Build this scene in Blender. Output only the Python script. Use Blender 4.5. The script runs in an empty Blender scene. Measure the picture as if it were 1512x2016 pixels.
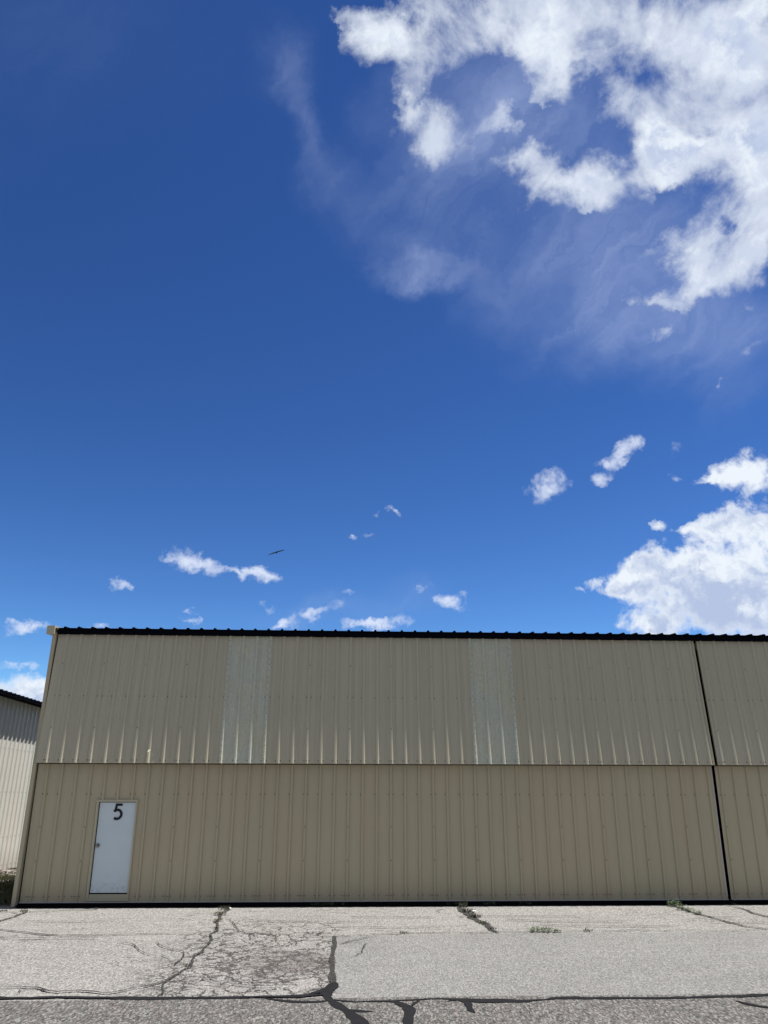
import bpy, bmesh, math, random
from mathutils import Vector, Matrix, noise as mnoise
R = math.radians
scene = bpy.context.scene
rng = random.Random(5)

# ---------------------------------------------------------------- camera
CAM = Vector((6.34, -17.46, 2.08))
cam_d = bpy.data.cameras.new('camera')
cam = bpy.data.objects.new('camera', cam_d)
scene.collection.objects.link(cam)
cam.location = CAM
pitch, yaw, roll = R(20.5), 0.0467, -0.00142
cam.matrix_world = (Matrix.Translation(CAM) @ Matrix.Rotation(-yaw, 4, 'Z')
                    @ Matrix.Rotation(math.pi / 2 + pitch, 4, 'X') @ Matrix.Rotation(-roll, 4, 'Z'))
cam_d.sensor_fit = 'VERTICAL'
cam_d.sensor_height = 24.0
cam_d.sensor_width = 18.0
cam_d.lens = 1500.0 / 2016.0 * 24.0
cam_d.clip_start = 0.1
cam_d.clip_end = 8000
scene.camera = cam
scene.render.resolution_x, scene.render.resolution_y = 768, 1024
scene.view_settings.view_transform = 'Standard'
scene.view_settings.look = 'None'
scene.view_settings.exposure = 1.0
scene.view_settings.gamma = 1.0

# ---------------------------------------------------------------- sun
SUN = Vector((0.300, 0.035, 1.0)).normalized()
sl = bpy.data.lights.new('sun', 'SUN')
sl.energy = 5.0
sl.angle = R(0.53)
sl.color = (1.0, 0.955, 0.89)
so = bpy.data.objects.new('sun', sl)
scene.collection.objects.link(so)
so.rotation_euler = SUN.to_track_quat('Z', 'Y').to_euler()
so.location = (0, 0, 30)
elev = math.asin(SUN.z)
azim = math.atan2(SUN.x, SUN.y)

# ---------------------------------------------------------------- node helper
class NT:
    def __init__(s, tree):
        s.t = tree; s.n = tree.nodes; s.l = tree.links
    def new(s, typ, **kw):
        n = s.n.new(typ)
        for k, v in kw.items():
            setattr(n, k, v)
        return n
    def put(s, sock, v):
        if v is None: return
        if isinstance(v, bpy.types.NodeSocket): s.l.new(v, sock)
        elif isinstance(v, (tuple, list)) and len(v) == 3 and sock.type == 'RGBA': sock.default_value = (*v, 1)
        else: sock.default_value = v
    def m(s, op, a, b=None, c=None, clamp=False):
        n = s.new('ShaderNodeMath', operation=op, use_clamp=clamp)
        s.put(n.inputs[0], a); s.put(n.inputs[1], b)
        if c is not None: s.put(n.inputs[2], c)
        return n.outputs[0]
    def vm(s, op, a, b=None, c=None):
        n = s.new('ShaderNodeVectorMath', operation=op)
        s.put(n.inputs[0], a)
        if b is not None:
            s.put(n.inputs[3] if op == 'SCALE' else n.inputs[1], b)
        if c is not None: s.put(n.inputs[2], c)
        return n.outputs[1] if op in ('LENGTH', 'DOT_PRODUCT', 'DISTANCE') else n.outputs[0]
    def rng(s, v, a, b, c=0.0, d=1.0, smooth=True):
        n = s.new('ShaderNodeMapRange')
        n.interpolation_type = 'SMOOTHSTEP' if smooth else 'LINEAR'
        for i, x in enumerate((v, a, b, c, d)): s.put(n.inputs[i], x)
        return n.outputs[0]
    def mix(s, f, a, b, blend='MIX'):
        n = s.new('ShaderNodeMix', data_type='RGBA', blend_type=blend)
        s.put(n.inputs[0], f); s.put(n.inputs[6], a); s.put(n.inputs[7], b)
        return n.outputs[2]
    def noise(s, vec, scale, detail=4, rough=0.5, dist=0.0, out=0, typ='FBM', lac=2.0):
        n = s.new('ShaderNodeTexNoise')
        s.put(n.inputs['Vector'], vec)
        n.inputs['Scale'].default_value = scale
        n.inputs['Detail'].default_value = detail
        n.inputs['Roughness'].default_value = rough
        n.inputs['Lacunarity'].default_value = lac
        n.inputs['Distortion'].default_value = dist
        return n.outputs[out]
    def voro(s, vec, scale, feature='F1', out=0, rand=1.0):
        n = s.new('ShaderNodeTexVoronoi', feature=feature)
        s.put(n.inputs['Vector'], vec); n.inputs['Scale'].default_value = scale
        n.inputs['Randomness'].default_value = rand
        return n.outputs[out]
    def mapping(s, vec, loc=(0, 0, 0), rot=(0, 0, 0), scale=(1, 1, 1), typ='POINT'):
        n = s.new('ShaderNodeMapping', vector_type=typ)
        s.put(n.inputs[0], vec)
        n.inputs[1].default_value = loc; n.inputs[2].default_value = rot; n.inputs[3].default_value = scale
        return n.outputs[0]
    def bump(s, h, strength, dist, normal=None):
        n = s.new('ShaderNodeBump')
        n.inputs['Strength'].default_value = strength; n.inputs['Distance'].default_value = dist
        s.put(n.inputs['Height'], h)
        if normal is not None: s.put(n.inputs['Normal'], normal)
        return n.outputs[0]

# ---------------------------------------------------------------- world: Nishita sky with cloud fields placed by azimuth / elevation
# each cloud lobe: azimuth, elevation, half width, half height (degrees), roll, weight
BIG=[(-23.57,6.00,3.67,1.40,-8,2.00),
 (-21.01,5.40,1.90,1.10,-8,1.70),
 (1.63,52.79,1.94,1.64,1,0.90),
 (-0.28,53.84,1.59,1.07,2,0.60),
 (4.05,53.86,1.91,1.33,-1,0.60),
 (6.13,52.05,2.89,1.68,-20,0.90),
 (12.02,52.96,4.77,2.02,-8,1.00),
 (18.51,51.43,4.14,2.41,-21,1.00),
 (27.52,50.34,6.87,3.18,-20,1.20),
 (34.40,45.34,4.88,5.22,-24,1.20),
 (19.56,49.01,3.58,1.53,-26,0.75),
 (25.62,46.44,2.58,1.94,-35,0.90),
 (28.40,43.22,2.44,1.68,-45,0.90),
 (5.80,50.23,1.32,1.73,-11,0.50),
 (5.24,49.07,2.01,1.47,-2,1.00),
 (6.96,47.53,2.37,2.27,-3,1.15),
 (9.10,45.74,2.40,1.87,-5,1.10),
 (12.45,47.49,1.84,1.20,-7,0.60),
 (3.45,49.10,1.01,0.59,-1,0.40),
 (11.94,47.38,1.68,1.20,-7,0.45),
 (14.37,47.00,1.17,0.90,-9,0.35),
 (17.23,43.24,2.58,1.86,-28,1.00),
 (20.84,42.86,2.98,2.03,-13,1.00),
 (24.72,42.15,2.74,2.01,-15,1.05),
 (16.57,41.70,1.21,1.44,-19,0.70),
 (30.06,37.87,2.33,2.20,-18,0.95),
 (30.18,34.86,3.36,2.30,-6,1.00),
 (34.67,37.88,2.63,7.26,-21,1.10),
 (29.21,41.30,1.55,1.52,-18,0.50),
 (32.93,41.55,3.56,2.65,-21,0.90),
 (36.92,46.84,3.32,3.15,-26,0.80),
 (18.67,46.62,3.27,1.34,-12,-0.70),
 (22.90,47.72,1.95,0.83,-33,-0.70),
 (27.23,39.85,0.98,1.52,-31,-0.80),
 (32.15,36.83,0.79,0.62,-19,-0.60),
 (13.20,49.78,2.29,1.29,-8,-0.60),
 (32.55,40.09,1.10,0.65,24,-0.20),
 (28.34,36.30,2.07,1.94,-16,1.00),
 (28.89,34.16,2.51,1.49,-10,1.00),
 (27.22,41.77,1.42,1.22,-17,0.80),
 (15.01,44.30,1.36,1.10,-9,0.80),
 (28.10,43.76,1.86,1.48,-18,0.70),
 (23.32,45.24,1.28,0.89,-15,-0.50),
 (31.42,43.52,0.95,0.43,-47,-0.45),
 (33.80,35.88,2.08,3.42,-20,0.50),
 (24.88,35.00,1.44,0.64,-38,0.70),
 (32.49,31.75,1.49,0.73,-6,0.75),
 (24.32,32.34,0.61,0.95,-22,0.50),
 (31.89,28.87,0.86,0.40,-15,0.50)]
MID=[(24.85,15.06,3.13,1.95,-11,1.00),
 (21.90,15.34,2.43,1.78,15,1.00),
 (20.16,14.22,1.91,1.27,-5,0.90),
 (27.98,14.54,3.47,2.25,-7,1.10),
 (23.96,12.30,4.31,2.29,-5,1.10),
 (28.85,11.86,3.39,3.39,-6,1.20),
 (27.79,17.54,2.25,1.32,3,1.00),
 (30.32,16.83,2.15,2.05,-9,1.10),
 (22.45,11.18,1.08,0.92,-4,0.70),
 (30.04,20.88,2.33,1.79,-11,1.10),
 (27.50,21.13,1.45,0.42,-1,0.70),
 (23.70,18.20,0.89,0.57,14,0.55),
 (25.41,17.78,1.00,0.42,9,0.50)]
SMALL=[(15.82,21.86,1.90,1.19,7,1.10),
 (21.79,23.90,1.60,0.94,29,1.00),
 (20.08,23.41,0.85,0.55,-7,0.70),
 (19.92,22.06,1.06,0.66,14,0.75),
 (25.36,23.75,0.75,0.91,-31,0.50),
 (25.59,21.41,0.73,0.28,-9,0.50),
 (-12.44,16.46,1.86,0.96,-4,1.05),
 (-11.00,15.89,1.45,0.81,-12,0.90),
 (-14.21,16.32,1.05,0.33,5,0.60),
 (-9.10,15.85,1.28,0.33,-2,0.80),
 (-6.38,15.30,1.64,0.67,-6,1.00),
 (-7.75,15.69,1.11,0.41,-7,0.80),
 (-16.73,14.05,0.75,0.36,5,0.60),
 (-11.95,11.94,1.21,0.51,3,0.90),
 (-12.10,12.80,0.93,0.22,-12,0.50),
 (-22.37,10.70,1.62,0.44,5,0.85),
 (-18.53,11.03,1.25,0.24,4,0.60),
 (-3.37,12.66,1.65,0.63,-9,0.85),
 (-1.64,12.99,1.88,0.67,6,0.85),
 (-4.86,11.92,1.48,0.52,17,0.80),
 (0.50,12.15,1.51,0.45,0,0.70),
 (2.63,12.23,2.19,0.56,3,1.00),
 (7.69,13.75,1.43,0.71,-11,0.95),
 (8.69,14.44,0.53,0.38,-2,0.40),
 (-5.43,11.90,1.10,0.34,22,0.60),
 (-5.87,13.08,0.82,0.37,2,0.50),
 (5.97,15.14,1.37,0.45,19,0.42),
 (3.25,20.42,0.76,0.31,-10,0.60),
 (1.71,18.67,0.76,0.34,0,0.60),
 (0.42,18.50,0.53,0.23,1,0.42),
 (-22.85,8.24,1.36,0.26,-2,0.60),
 (15.20,13.07,0.72,0.26,-3,0.50),
 (29.64,27.37,0.50,0.34,-13,0.50),
 (0.08,14.25,0.99,0.38,1,0.42),
 (2.02,20.19,0.46,0.19,0,0.40),
 (17.78,14.13,0.71,0.29,-25,0.50),
 (25.66,17.10,0.66,0.32,-7,0.50)]
WISP=[(-27.93,48.61,10.87,6.83,24,0.09),
 (-5.84,47.45,1.69,3.59,13,0.42),
 (-7.33,49.85,2.62,3.44,8,0.16),
 (-2.94,44.37,3.12,3.50,22,0.22),
 (0.01,43.19,3.11,2.99,34,0.28),
 (6.34,37.59,4.56,1.46,-8,0.62),
 (3.83,39.20,4.34,2.40,-10,0.28),
 (9.56,41.69,6.35,5.61,-5,0.40),
 (16.39,36.32,7.76,3.79,-8,0.42),
 (14.89,47.25,8.97,5.38,-9,0.66),
 (24.80,38.06,7.22,5.85,-14,0.62),
 (18.94,32.47,9.14,3.17,-9,0.24),
 (28.75,31.45,7.65,4.36,-14,0.55),
 (31.27,25.70,3.69,2.71,-13,0.18),
 (-1.05,12.62,6.41,1.50,1,0.26),
 (4.39,14.33,3.41,2.26,-1,0.20)]

world = bpy.data.worlds.new('World')
scene.world = world
world.use_nodes = True
W = NT(world.node_tree)
W.n.clear()
tc = W.new('ShaderNodeTexCoord')
d = tc.outputs['Generated']
sky = W.new('ShaderNodeTexSky', sky_type='NISHITA')
sky.sun_disc = False
sky.sun_elevation = elev
sky.sun_rotation = azim
sky.altitude = 1700
sky.air_density = 1.0
sky.dust_density = 0.2
sky.ozone_density = 2.2
hs = W.new('ShaderNodeHueSaturation')
hs.inputs['Hue'].default_value = 0.508
hs.inputs['Saturation'].default_value = 1.12
hs.inputs['Value'].default_value = SKYV = 1.25
W.l.new(sky.outputs[0], hs.inputs['Color'])
gm = W.new('ShaderNodeGamma'); gm.inputs[1].default_value = 1.55
W.l.new(W.vm('SCALE', hs.outputs[0], 0.1), gm.inputs[0])
XP = 2.0   # undoes the exposure for colours given as they should display
skycol = W.vm('MULTIPLY', gm.outputs[0], (13.6 / XP, 15.5 / XP, 13.8 / XP))

warp_n = W.noise(d, 7.0, 8, 0.62, out=1)
warp = W.vm('SCALE', W.vm('SUBTRACT', warp_n, (0.5, 0.5, 0.5)), 0.17)
dw = W.vm('ADD', d, warp)
warp2 = W.vm('SCALE', W.vm('SUBTRACT', W.noise(d, 28.0, 6, 0.62, out=1), (0.5, 0.5, 0.5)), 0.050)
dw2 = W.vm('ADD', d, warp2)

SMALL = [q[:5] + (q[5] * 1.22,) for q in SMALL]
def lobe_field(lobes, vec, soft=1.0):
    total = None
    for i, (az, el, rx, ry, rl, w) in enumerate(lobes):
        if i and i % 6 == 0:   # tiny dependency keeps the evaluation order sequential (saves shader stack)
            vec = W.vm('MULTIPLY_ADD', total, (1e-6, 1e-6, 1e-6), vec)
        a, e = R(az), R(el)
        c = Vector((math.sin(a) * math.cos(e), math.cos(a) * math.cos(e), math.sin(e)))
        h = Vector((math.cos(a), -math.sin(a), 0))
        up = h.cross(c)
        if up.z < 0: up = -up
        t = R(rl)
        e1 = h * math.cos(t) + up * math.sin(t)
        e2 = c.cross(e1)
        M = Matrix((e1, e2, c)).transposed()
        if M.determinant() < 0:
            M = Matrix((e1, -e2, c)).transposed()
        q = W.mapping(vec, tuple(c), tuple(M.to_euler('XYZ')), (R(rx) * soft, R(ry) * soft, 0.5), 'TEXTURE')
        r = W.vm('LENGTH', q)
        f = W.rng(r, 1.35, 0.0, 0.0, w)
        total = f if total is None else W.m('ADD', total, f)
    return total

def fbm(scale, det, rough, vec=d, dist=0.0):
    return W.noise(vec, scale, det, rough, dist)

F_big = lobe_field(BIG, dw)
after = lambda F, v: W.vm('MULTIPLY_ADD', F, (1e-6, 1e-6, 1e-6), v)
F_mid = lobe_field(MID, after(F_big, dw2))
F_small = lobe_field(SMALL, after(F_mid, dw2))
F_wisp = lobe_field(WISP, after(F_small, dw))
n_big = fbm(8.0, 10, 0.60, dist=0.3)
n_small = fbm(30, 7, 0.62, dist=0.25)
# billow relief: compare the density with a sample a little nearer the sun
r_a = W.noise(dw2, 17.0, 5, 0.58)
r_b = W.noise(W.vm('ADD', dw2, (0.004, -0.004, 0.012)), 17.0, 5, 0.58)
relief = W.m('MULTIPLY', W.m('SUBTRACT', r_a, r_b), 2.6)
sh_n = W.m('ADD', fbm(8, 6, 0.6, dw), W.m('MULTIPLY', relief, 0.45))
sz = W.new('ShaderNodeSeparateXYZ'); W.put(sz.inputs[0], dw)
sh_m = W.m('ADD', W.m('ADD', fbm(13, 6, 0.6, dw2), W.m('MULTIPLY', relief, 0.5)), W.m('MULTIPLY', W.m('SUBTRACT', sz.outputs[2], 0.235), 2.0))
def dens(F, n, amp, lo, hi, f0=0.22):
    v = W.m('ADD', F, W.m('MULTIPLY', W.m('SUBTRACT', n, 0.5), amp))
    v = W.m('MULTIPLY', v, W.rng(F, 0.0, f0))       # no lobe, no cloud
    return W.rng(v, lo, hi), v
D_big, V_big = dens(F_big, n_big, 5.4, 0.10, 1.8)
D_mid, V_mid = dens(F_mid, n_small, 2.4, 0.20, 1.0)
D_small, V_small = dens(F_small, n_small, 3.8, 0.15, 1.7, 0.3)
# high thin veil combed into long streaks along one direction
comb = W.new('ShaderNodeCombineXYZ')
W.put(comb.inputs[0], W.vm('DOT_PRODUCT', dw, (0.758, 0.367, -0.539)))
W.put(comb.inputs[1], W.m('MULTIPLY', W.vm('DOT_PRODUCT', dw, (0.644, -0.553, 0.529)), 0.16))
n_w = W.noise(comb.outputs[0], 15.0, 8, 0.62, 0.25)
n_v = fbm(3.5, 4, 0.5)
D_wisp = W.m('MULTIPLY', W.m('MINIMUM', W.m('POWER', F_wisp, 1.25), 0.85), W.m('MULTIPLY', W.rng(n_w, 0.30, 0.72, 0.30, 1.0), W.rng(n_v, 0.30, 0.62, 0.45, 1.0)))
def cloudcol(V, n, core_lo, core_hi, nlo=0.36, nhi=0.68):
    core = W.rng(V, core_lo, core_hi, 0.0, 1.0)
    lit = W.rng(W.m('SUBTRACT', n, W.m('MULTIPLY', V, 0.06)), nlo - 0.08, nhi - 0.04)
    k = W.m('SUBTRACT', 1.0, W.m('MULTIPLY', core, W.m('SUBTRACT', 1.0, lit)), clamp=True)
    return W.mix(k, (4.7 / XP, 5.6 / XP, 7.7 / XP), (8.7 / XP, 9.3 / XP, 10.0 / XP))
col = skycol
col = W.mix(D_wisp, col, (4.6 / XP, 5.6 / XP, 8.3 / XP))
col = W.mix(W.m('MULTIPLY', D_big, 0.97), col, cloudcol(V_big, sh_n, 0.5, 2.6))
col = W.mix(W.m('MULTIPLY', D_mid, 0.98), col, cloudcol(V_mid, sh_m, 0.35, 1.3, 0.36, 0.74))
col = W.mix(W.m('MULTIPLY', D_small, 0.88), col, (7.8 / XP, 8.5 / XP, 10.0 / XP))
# added grey deck in unseen sky behind the viewer, tones the shaded wall's light
D_fill_deck = W.m('MULTIPLY', W.rng(sz.outputs[1], -0.02, -0.38, 0.0, 0.9), W.rng(n_v, 0.25, 0.5, 0.75, 1.0))
col = W.mix(D_fill_deck, col, (3.4 / XP, 3.8 / XP, 4.4 / XP))
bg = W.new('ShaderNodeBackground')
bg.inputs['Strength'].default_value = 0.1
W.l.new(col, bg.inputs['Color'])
wo = W.new('ShaderNodeOutputWorld')
W.l.new(bg.outputs[0], wo.inputs['Surface'])
# ---------------------------------------------------------------- object helpers
def tag(o, label=None, cat=None, group=None, kind=None):
    if label: o['label'] = label
    if cat: o['category'] = cat
    if group: o['group'] = group
    if kind: o['kind'] = kind
    return o
def link(name, me, mat=None, parent=None):
    o = bpy.data.objects.new(name, me)
    scene.collection.objects.link(o)
    if mat is not None:
        for mm in (mat if isinstance(mat, (list, tuple)) else [mat]): me.materials.append(mm)
    if parent is not None: o.parent = parent
    return o
def empty(name, loc=(0, 0, 0)):
    o = bpy.data.objects.new(name, None)
    scene.collection.objects.link(o); o.location = loc
    o.empty_display_size = 0.3
    return o
class MB:
    def __init__(s): s.v = []; s.f = []; s.mi = []; s.sm = []
    def quad(s, a, b, c, d2, mi=0):
        i = len(s.v); s.v += [a, b, c, d2]; s.f.append((i, i + 1, i + 2, i + 3)); s.mi.append(mi)
    def poly(s, pts, mi=0):
        i = len(s.v); s.v += pts; s.f.append(tuple(range(i, i + len(pts)))); s.mi.append(mi)
    def box(s, x0, x1, y0, y1, z0, z1, mi=0, fn=None):
        P = [(x, y, z) for z in (z0, z1) for y in (y0, y1) for x in (x0, x1)]
        if fn: P = [fn(*p) for p in P]
        i = len(s.v); s.v += P
        for q in ((0, 2, 3, 1), (4, 5, 7, 6), (0, 1, 5, 4), (2, 6, 7, 3), (0, 4, 6, 2), (1, 3, 7, 5)):
            s.f.append(tuple(i + k for k in q)); s.mi.append(mi)
    def cyl(s, c, axis, r, h, n=12, mi=0, r2=None):
        ax = Vector(axis).normalized(); t = ax.orthogonal().normalized(); b = ax.cross(t)
        r2 = r if r2 is None else r2
        c = Vector(c); i = len(s.v)
        for k in range(n):
            a = 2 * math.pi * k / n; s.v.append(tuple(c + (t * math.cos(a) + b * math.sin(a)) * r))
        for k in range(n):
            a = 2 * math.pi * k / n; s.v.append(tuple(c + ax * h + (t * math.cos(a) + b * math.sin(a)) * r2))
        for k in range(n):
            s.f.append((i + k, i + (k + 1) % n, i + n + (k + 1) % n, i + n + k)); s.mi.append(mi)
        s.f.append(tuple(i + n + k for k in range(n))); s.mi.append(mi)
        s.f.append(tuple(i + n - 1 - k for k in range(n))); s.mi.append(mi)
    def build(s, name, mat, parent=None, smooth=False, bevel=0):
        me = bpy.data.meshes.new(name)
        me.from_pydata([tuple(p) for p in s.v], [], s.f)
        me.validate()
        o = link(name, me, mat, parent)
        if len(s.mi) == len(me.polygons):
            me.polygons.foreach_set('material_index', s.mi)
        if smooth: me.polygons.foreach_set('use_smooth', [True] * len(me.polygons))
        if bevel:
            bm = bmesh.new(); bm.from_mesh(me)
            bmesh.ops.bevel(bm, geom=bm.edges[:], offset=bevel, segments=2, affect='EDGES')
            bm.to_mesh(me); bm.free()
        me.update()
        return o

# ---------------------------------------------------------------- materials
def mat(name):
    m = bpy.data.materials.new(name); m.use_nodes = True
    T = NT(m.node_tree)
    b = m.node_tree.nodes['Principled BSDF']
    return m, T, b
def pos(T): return T.new('ShaderNodeNewGeometry').outputs['Position']

def paint_mat(name, col, rough=0.5, streak=0.10, spec=0.35, blotch=0.06, bumpy=0.0004, tint=None, dirt=0.12):
    m, T, b = mat(name)
    p = pos(T)
    st = T.noise(T.mapping(p, scale=(26, 26, 0.55)), 1.0, 5, 0.6)
    bl = T.noise(p, 0.55, 3, 0.5)
    fine = T.noise(T.mapping(p, scale=(1, 1, 0.35)), 60.0, 3, 0.6)
    k = T.m('ADD', T.m('MULTIPLY', T.m('SUBTRACT', st, 0.5), streak * 2), T.m('MULTIPLY', T.m('SUBTRACT', bl, 0.5), blotch * 2))
    k = T.m('ADD', k, T.m('MULTIPLY', T.m('SUBTRACT', fine, 0.5), 0.05))
    k = T.m('ADD', k, 1.0)
    c = T.vm('SCALE', (*col,), k)
    # faint panel-to-panel change of tint
    sep = T.new('ShaderNodeSeparateXYZ'); T.put(sep.inputs[0], p)
    pn = T.noise(T.mapping(p, scale=(0.9, 0.9, 0.25), loc=(3, 1, 7)), 1.0, 2, 0.5)
    c = T.mix(T.rng(pn, 0.42, 0.66, 0.0, 0.55), c, T.vm('MULTIPLY', c, tint or (1.05, 0.98, 0.97)))
    # splash dirt near the ground: soil thrown up by rain
    dz = T.rng(T.m('ADD', sep.outputs[2], T.m('MULTIPLY', T.m('SUBTRACT', fine, 0.5), 0.5)), 0.0, 0.75, dirt, 0.0)
    c = T.mix(dz, c, (0.16, 0.13, 0.10))
    T.put(b.inputs['Base Color'], c)
    b.inputs['Roughness'].default_value = rough
    b.inputs['Specular IOR Level'].default_value = spec
    wav = T.noise(T.mapping(p, scale=(7, 7, 1.2)), 1.0, 3, 0.5)
    n = T.bump(wav, 0.5, 0.004)
    T.put(b.inputs['Normal'], T.bump(fine, 0.3, bumpy, n))
    return m

M_upper = paint_mat('tan_paint_upper', (0.43, 0.395, 0.305), 0.42, streak=0.07, tint=(1.0, 1.01, 0.99))
M_lower = paint_mat('tan_paint_lower', (0.415, 0.372, 0.262), 0.50, streak=0.07, tint=(1.06, 0.96, 0.98))
M_trim = paint_mat('tan_trim', (0.42, 0.39, 0.29), 0.45, streak=0.06)
M_trim_light = paint_mat('light_trim', (0.42, 0.40, 0.40), 0.4, streak=0.05, dirt=0.0)
M_flange = paint_mat('shade_dark_flange', (0.14, 0.12, 0.09), 0.7, streak=0.1, dirt=0.0)  # dark colour stands in for the shade under the upper leaf's lip
M_left = paint_mat('pale_wall_paint', (0.50, 0.505, 0.465), 0.5, streak=0.08, dirt=0.35)

def simple(name, col, rough=0.6, metal=0.0, var=0.15, scale=30, spec=0.3, bump=0.0):
    m, T, b = mat(name)
    n = T.noise(pos(T), scale, 4, 0.6)
    T.put(b.inputs['Base Color'], T.vm('SCALE', col, T.m('ADD', 1 - var, T.m('MULTIPLY', n, 2 * var))))
    b.inputs['Roughness'].default_value = rough; b.inputs['Metallic'].default_value = metal
    b.inputs['Specular IOR Level'].default_value = spec
    if bump: T.put(b.inputs['Normal'], T.bump(n, 0.6, bump))
    return m
M_roof = simple('dark_roof_metal', (0.0035, 0.004, 0.008), 0.8, spec=0.02)
M_dark = simple('dark_gap', (0.006, 0.006, 0.007), 0.9, spec=0.05)
M_seal_shade = simple('seal_shade_black', (0.004, 0.004, 0.006), 0.95, spec=0.02, var=0.3)  # seal rubber, also laid out as dark shade on the paving
M_screw = simple('screw_head', (0.13, 0.12, 0.10), 0.5, 0.3)
M_knob = simple('knob_steel', (0.22, 0.22, 0.23), 0.3, 1.0, var=0.1)
M_num = simple('number_paint', (0.008, 0.009, 0.016), 0.5, var=0.1)
M_bird = simple('dark_feathers', (0.016, 0.012, 0.010), 0.9, var=0.4, scale=8)
M_scrap = simple('white_litter', (0.55, 0.55, 0.54), 0.6, var=0.05)
M_inside = simple('interior', (0.04, 0.04, 0.04), 0.9)

# translucent fibreglass
M_glassfib, T, b = mat('fibreglass_sheet')
p = pos(T)
fi = T.noise(p, 17, 6, 0.75)
fb = T.noise(T.mapping(p, scale=(2.2, 2.2, 1.1)), 1.0, 4, 0.6)
st = T.noise(T.mapping(p, scale=(24, 24, 0.7)), 1.0, 4, 0.6)
k = T.m('ADD', 0.52, T.m('ADD', T.m('MULTIPLY', fi, 0.72), T.m('MULTIPLY', st, 0.22)))
c = T.mix(T.rng(fb, 0.40, 0.62), (0.475, 0.467, 0.36), (0.46, 0.467, 0.395))
T.put(b.inputs['Base Color'], T.vm('SCALE', c, k))
b.inputs['Roughness'].default_value = 0.42
T.put(b.inputs['Normal'], T.bump(fi, 0.5, 0.002))

# white door leaf with scuffs
M_door, T, b = mat('white_door_paint')
p = pos(T)
sep = T.new('ShaderNodeSeparateXYZ'); T.put(sep.inputs[0], p)
sc = T.noise(T.mapping(p, scale=(1, 1, 0.45)), 30, 5, 0.7)
sp = T.voro(T.mapping(p, scale=(1, 1, 0.5)), 24)
zlow = T.rng(sep.outputs[2], 0.20, 0.62, 1.0, 0.0)
scuff = T.m('MULTIPLY', T.rng(sc, 0.54, 0.66), zlow)
spots = T.m('MULTIPLY', T.rng(sp, 0.16, 0.06), T.rng(sep.outputs[2], 0.25, 0.85, 0.75, 0.0))
# worn-off lettering: a faint grey rub under the number
rub = T.m('MULTIPLY', T.rng(T.noise(T.mapping(p, scale=(1, 1, 5)), 26, 3, 0.6), 0.55, 0.64),
          T.m('MULTIPLY', T.rng(T.m('ABSOLUTE', T.m('SUBTRACT', sep.outputs[2], 1.46)), 0.075, 0.03), T.rng(T.m('ABSOLUTE', T.m('SUBTRACT', sep.outputs[0], 1.54)), 0.12, 0.06)))
c = T.mix(T.m('MULTIPLY', scuff, 0.65), (0.56, 0.64, 0.70), (0.16, 0.18, 0.20))
c = T.mix(T.m('MULTIPLY', spots, 0.8), c, (0.08, 0.09, 0.11))
c = T.mix(T.m('MULTIPLY', rub, 0.35), c, (0.30, 0.31, 0.33))
c = T.vm('SCALE', c, T.m('ADD', 0.93, T.m('MULTIPLY', T.noise(p, 3, 4, 0.6), 0.14)))
T.put(b.inputs['Base Color'], c)
b.inputs['Roughness'].default_value = 0.42

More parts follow.
